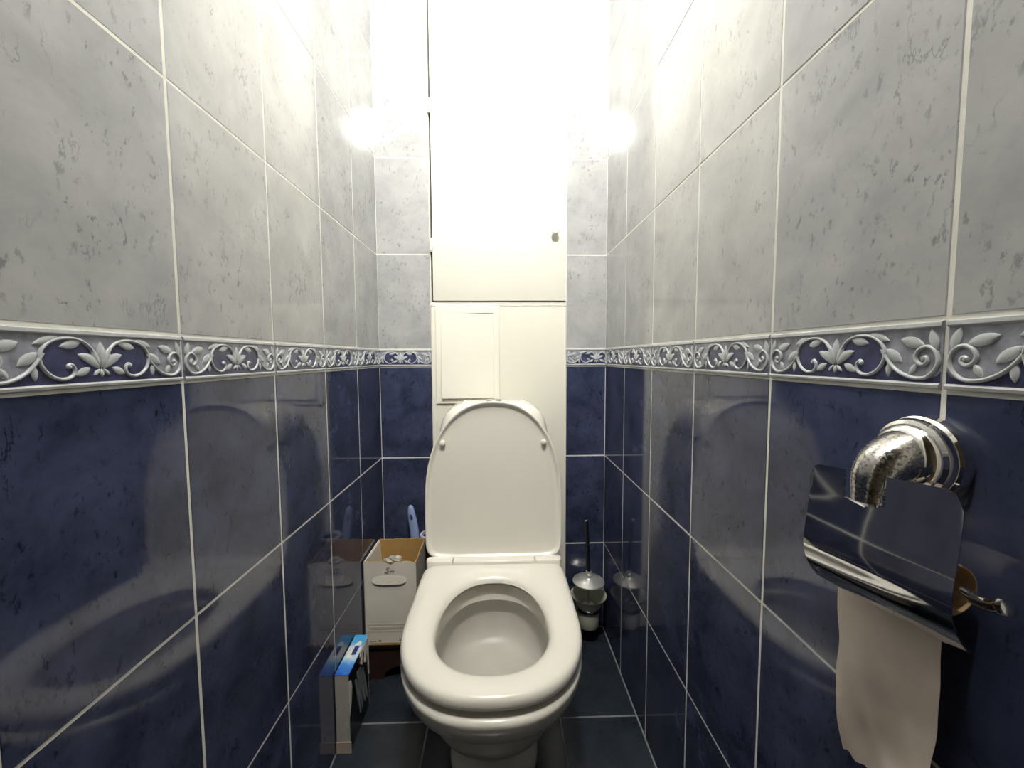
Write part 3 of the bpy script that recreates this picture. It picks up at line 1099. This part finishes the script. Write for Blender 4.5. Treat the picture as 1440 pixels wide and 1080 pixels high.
# dark crescent paints the shade under the pressed flap
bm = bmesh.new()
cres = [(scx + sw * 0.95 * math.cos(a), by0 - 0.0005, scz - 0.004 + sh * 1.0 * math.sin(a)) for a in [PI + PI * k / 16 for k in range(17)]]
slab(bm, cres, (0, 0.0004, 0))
obj('slot_shade', rel(bm, box_), 'print_and_shade', front)
for x0, x1, z0, z1 in ((bx0 + 0.012, bx0 + 0.030, 0.122, 0.1245), (bx0 + 0.036, bx0 + 0.044, 0.121, 0.1275), (bx1 - 0.052, bx1 - 0.036, 0.1215, 0.129)):
    bm = bmesh.new()
    box(bm, x0, x1, by0 - 0.0006, by0 - 0.0001, z0, z1)
    obj('printed_mark', rel(bm, box_), 'print_grey', front)
for x0, x1, z0, z1 in ((bx0 + 0.006, bx1 - 0.024, 0.171, 0.1745), (bx0 + 0.010, bx1 - 0.022, 0.158, 0.166), (bx0 + 0.008, bx1 - 0.026, 0.1505, 0.1530)):
    bm = bmesh.new()
    box(bm, x0, x1, by0 - 0.0005, by0 - 0.0001, z0, z1)
    obj('printed_band', rel(bm, box_), 'band_grey', front)
# brand scribble: a slanted capital S with a faint tail
bm = bmesh.new()
ox, oz = bx0 + 0.060, 0.325
relp = [(0.010, 0.013), (0.006, 0.0145), (0.0025, 0.012), (0.005, 0.008), (0.008, 0.005), (0.006, 0.001), (0.001, 0.0005), (-0.002, 0.003)]
tube(bm, [(ox + x + z * 0.15, by0 - 0.0006, oz + z) for x, z in [(p.x, p.z) for p in smooth_path([(a, 0, b) for a, b in relp], 4)]], 0.0009, 6)
for k in range(3):
    tube(bm, smooth_path([(ox + 0.013 + k * 0.0045, by0 - 0.0006, oz + 0.001), (ox + 0.0145 + k * 0.0045, by0 - 0.0006, oz + 0.007), (ox + 0.0165 + k * 0.0045, by0 - 0.0006, oz + 0.001)], 3), 0.0005, 5)
obj('lettering', rel(bm, box_), 'print_and_shade', front)

# crumpled plastic film hooked over the front rim
bm = bmesh.new()
bmesh.ops.create_icosphere(bm, subdivisions=4, radius=1.0)
rnd = random.Random(12)
dirs = [Vector((rnd.uniform(-1, 1), rnd.uniform(-1, 1), rnd.uniform(-1, 1))).normalized() for _ in range(26)]
for v in bm.verts:
    d = v.co.normalized()
    f = 1.0 - 0.30 * max(0, math.sin(7 * d.x + 5 * d.z)) - 0.5 * max((max(0, d.dot(q) - 0.88) * 5 for q in dirs))
    v.co = Vector((d.x * 0.032 * f, d.y * 0.016 * f, d.z * 0.0135 * f))
fb = tag(obj('plastic_bag', bm, 'film', None, 30, (bx0 + 0.076, by0 + 0.0205, bz1 - 0.0065), (0, math.radians(-6), 0)), 'crumpled clear plastic bag on the front rim of the tall carton', 'bag')

# light blue scrubbing brush standing between carton and wall
hb = thing('scrub_brush', 'scrubbing brush with a light blue handle behind the carton', 'brush', (-0.286, -0.036, 0.0))
bm = bmesh.new()
hp = [(0.006, 0.002, 0.05), (0.006, 0, 0.20), (0.0045, 0, 0.32), (0.001, 0, 0.37), (-0.004, 0, 0.405), (-0.0075, 0, 0.430), (-0.0090, 0, 0.447), (-0.0094, 0, 0.4535)]
hw_ = [0.009, 0.010, 0.0135, 0.0145, 0.0140, 0.0115, 0.0085, 0.003]
rings = []
for (x, y, z), hw in zip(hp, hw_):
    rings.append([Vector((x + hw * math.copysign(abs(math.cos(a)) ** 0.8, math.cos(a)), y + min(0.0085, hw) * math.sin(a), z)) for a in [2 * PI * k / 20 for k in range(20)]])
loft(bm, rings, True, True, True)
hd_ = obj('handle', bm, 'blue_plastic', hb, 50)
bm = bmesh.new()
hole = [(-0.0062 + 0.0048 * math.cos(a) + 0.002 * (-math.sin(a)), -0.0084, 0.417 + 0.0095 * math.sin(a)) for a in [2 * PI * k / 20 for k in range(20)]]
slab(bm, hole, (0, -0.0012, 0))
obj('hanging_hole', bm, 'ground_blue', hd_)
bm = bmesh.new()
box(bm, -0.046, 0.0125, -0.014, 0.018, 0.030, 0.055, 0.006, 3)
obj('brush_head', bm, 'blue_plastic', hb, 40)
bm = bmesh.new()
box(bm, -0.043, 0.010, -0.011, 0.015, 0.0, 0.031, 0.002)
obj('bristles', bm, 'bristle', hb)
cupo = thing('plastic_tub', 'slim lavender plastic tub behind the carton beside the cistern', 'tub', (-0.2310, -0.0360, 0.0))
bm = bmesh.new()
lathe(bm, [(0.0, 0.0), (0.026, 0.0), (0.0265, 0.004), (0.0305, 0.349), (0.0285, 0.349), (0.0245, 0.006), (0.0, 0.006)], 36)
obj('body', bm, 'wood_and_tub_shade', cupo, 40)  # dark body colour paints the shadow below the lavender rim
bm = bmesh.new()
lathe(bm, [(0.0302, 0.349), (0.0345, 0.350), (0.0350, 0.355), (0.0335, 0.359), (0.0290, 0.359), (0.0285, 0.349)], 36, None, wrap=True)
obj('rim', bm, 'lavender_plastic', cupo, 40)

# ------------------------------------------------------------------ narrow carton on the floor by the left wall
nx0, nx1, ny0, ny1, nz1 = -0.3915, -0.3590, -0.4230, -0.2860, 0.194
nb_ = thing('narrow_carton', 'narrow torn carton with a blue printed top standing by the left wall', 'carton', ((nx0 + nx1) / 2, (ny0 + ny1) / 2, 0))
T2 = 0.0018
bm = bmesh.new()
box(bm, nx0, nx1 - 0.001, ny0, ny0 + T2, 0.0, nz1 - 0.0022)
obj('front_panel', rel(bm, nb_), 'box_grey', nb_)
bm = bmesh.new()
box(bm, nx0 - 0.0010, nx1 + 0.0020, ny0 - 0.0022, ny0 - 0.0001, 0.0, 0.0285, 0.0005)
obj('bottom_flap', rel(bm, nb_), 'flap_card', nb_)
bm = bmesh.new()
box(bm, nx0, nx0 + T2, ny0 + T2, ny1 - T2, 0.0, nz1 - 0.0022)
obj('side_panel', rel(bm, nb_), 'box_grey', nb_)
bm = bmesh.new()
box(bm, nx0, nx1 - 0.001, ny1 - T2, ny1, 0.0, nz1 - 0.0022)
obj('back_panel', rel(bm, nb_), 'box_grey', nb_)
bm = bmesh.new()
box(bm, nx0 + T2, nx1 - 0.001, ny0 + T2, ny1 - T2, 0.0, T2)
obj('bottom_panel', rel(bm, nb_), 'dark_inside', nb_)  # blackened to paint the dark inside of the carton
bm = bmesh.new()
box(bm, nx0 - 0.0003, nx1 + 0.0003, ny0 - 0.0003, ny1 + 0.0003, -0.001, 0.001, 0.0004)
tp = Vector(((nx0 + nx1) / 2, (ny0 + ny1) / 2, nz1 - 0.001))
bmesh.ops.translate(bm, vec=-Vector((tp.x, tp.y, 0)), verts=bm.verts[:])
lidp_ = obj('top_panel', bm, 'print_blue', nb_, None, (0, 0, nz1 - 0.001))
bm = bmesh.new()
slab(bm, [(-0.002, -0.004, 0.00102), (0.009, -0.004, 0.00102), (0.009, 0.026, 0.00102), (-0.002, 0.026, 0.00102)], (0, 0, 0.0003))
obj('printed_picture', bm, 'print_navy', lidp_)
bm = bmesh.new()
sw_ = [(-0.012, 0.0, 0.00102), (-0.006, 0.012, 0.00102), (-0.004, 0.034, 0.00102), (0.004, 0.046, 0.00102), (0.010, 0.040, 0.00102), (0.011, 0.030, 0.00102), (-0.003, 0.029, 0.00102), (-0.003, -0.006, 0.00102), (0.008, -0.012, 0.00102), (-0.010, -0.014, 0.00102)]
slab(bm, sw_, (0, 0, 0.0002))
obj('printed_swoosh', bm, 'box_white', lidp_)
bm = bmesh.new()
box(bm, nx0 + 0.002, nx1 - 0.0008, ny0 + 0.0025, ny1 - 0.0025, 0.0019, nz1 - 0.0035, 0.001)
obj('dark_inside_block', rel(bm, nb_), 'dark_inside', nb_)  # black block painted as the dark inside of the open carton
# torn remains of the side that faces the toilet
bm = bmesh.new()
tear = [(ny1, nz1 - 0.003), (ny1 - 0.058, nz1 - 0.003), (ny1 - 0.064, nz1 - 0.014), (ny1 - 0.052, nz1 - 0.020), (ny1 - 0.060, nz1 - 0.034), (ny1 - 0.048, nz1 - 0.046), (ny1 - 0.046, nz1 - 0.026), (ny1 - 0.036, nz1 - 0.018), (ny1 - 0.030, nz1 - 0.030),
        (ny1 - 0.034, nz1 - 0.050), (ny1 - 0.022, nz1 - 0.060), (ny1 - 0.016, nz1 - 0.040), (ny1 - 0.010, nz1 - 0.052), (ny1 - 0.006, nz1 - 0.100), (ny1, nz1 - 0.110)]
slab(bm, [(nx1 - 0.0005, y, z) for y, z in tear], (0.0015, 0, 0))
obj('torn_side', rel(bm, nb_), 'torn_card', nb_)
bm = bmesh.new()
tear = [(ny0 + 0.002, 0.176), (ny0 + 0.014, 0.170), (ny0 + 0.020, 0.150), (ny0 + 0.013, 0.118), (ny0 + 0.006, 0.100), (ny0 + 0.002, 0.090)]
slab(bm, [(nx1 - 0.0012, y, z) for y, z in tear], (0.0012, 0, 0))
obj('torn_corner', rel(bm, nb_), 'torn_card', nb_)
for k, (y, zt, zb_, wd) in enumerate(((ny0 + 0.040, 0.150, 0.062, 0.012), (ny0 + 0.054, 0.160, 0.060, 0.014), (ny0 + 0.070, 0.155, 0.066, 0.016), (ny0 + 0.088, 0.140, 0.060, 0.014))):
    bm = bmesh.new()
    pts = [(nx1 + 0.0005, y - wd * 0.4, zt), (nx1 + 0.0005, y + wd * 0.5, zt - 0.004), (nx1 + 0.007, y + wd * 0.45, (zt + zb_) / 2), (nx1 + 0.012, y + wd * 0.1, zb_), (nx1 + 0.011, y - wd * 0.2, zb_ + 0.004), (nx1 + 0.0065, y - wd * 0.55, (zt + zb_) / 2)]
    slab(bm, pts, (-0.0008, 0, 0))
    obj('torn_strip', rel(bm, nb_), 'torn_film', nb_)

# ------------------------------------------------------------------ lamp over the door
lamp = thing('wall_lamp', 'round glowing wall lamp above the doorway', 'lamp', (0.004, YF, 2.285))
ml = Matrix.Rotation(-PI / 2, 4, 'X')
bm = bmesh.new()
lathe(bm, [(0.0, 0.0005), (0.078, 0.0005), (0.080, 0.004), (0.078, 0.020), (0.070, 0.030), (0.066, 0.040), (0.0, 0.040)], 48, ml)
obj('base', bm, 'cabinet_white', lamp, 40)
bm = bmesh.new()
lathe(bm, [(0.064, 0.0405)] + [(0.066 * math.cos(a), 0.042 + 0.024 * math.sin(a)) for a in [PI / 2 * k / 12 for k in range(13)]], 48, ml)
obj('globe', bm, 'lamp_glow', lamp, 60)
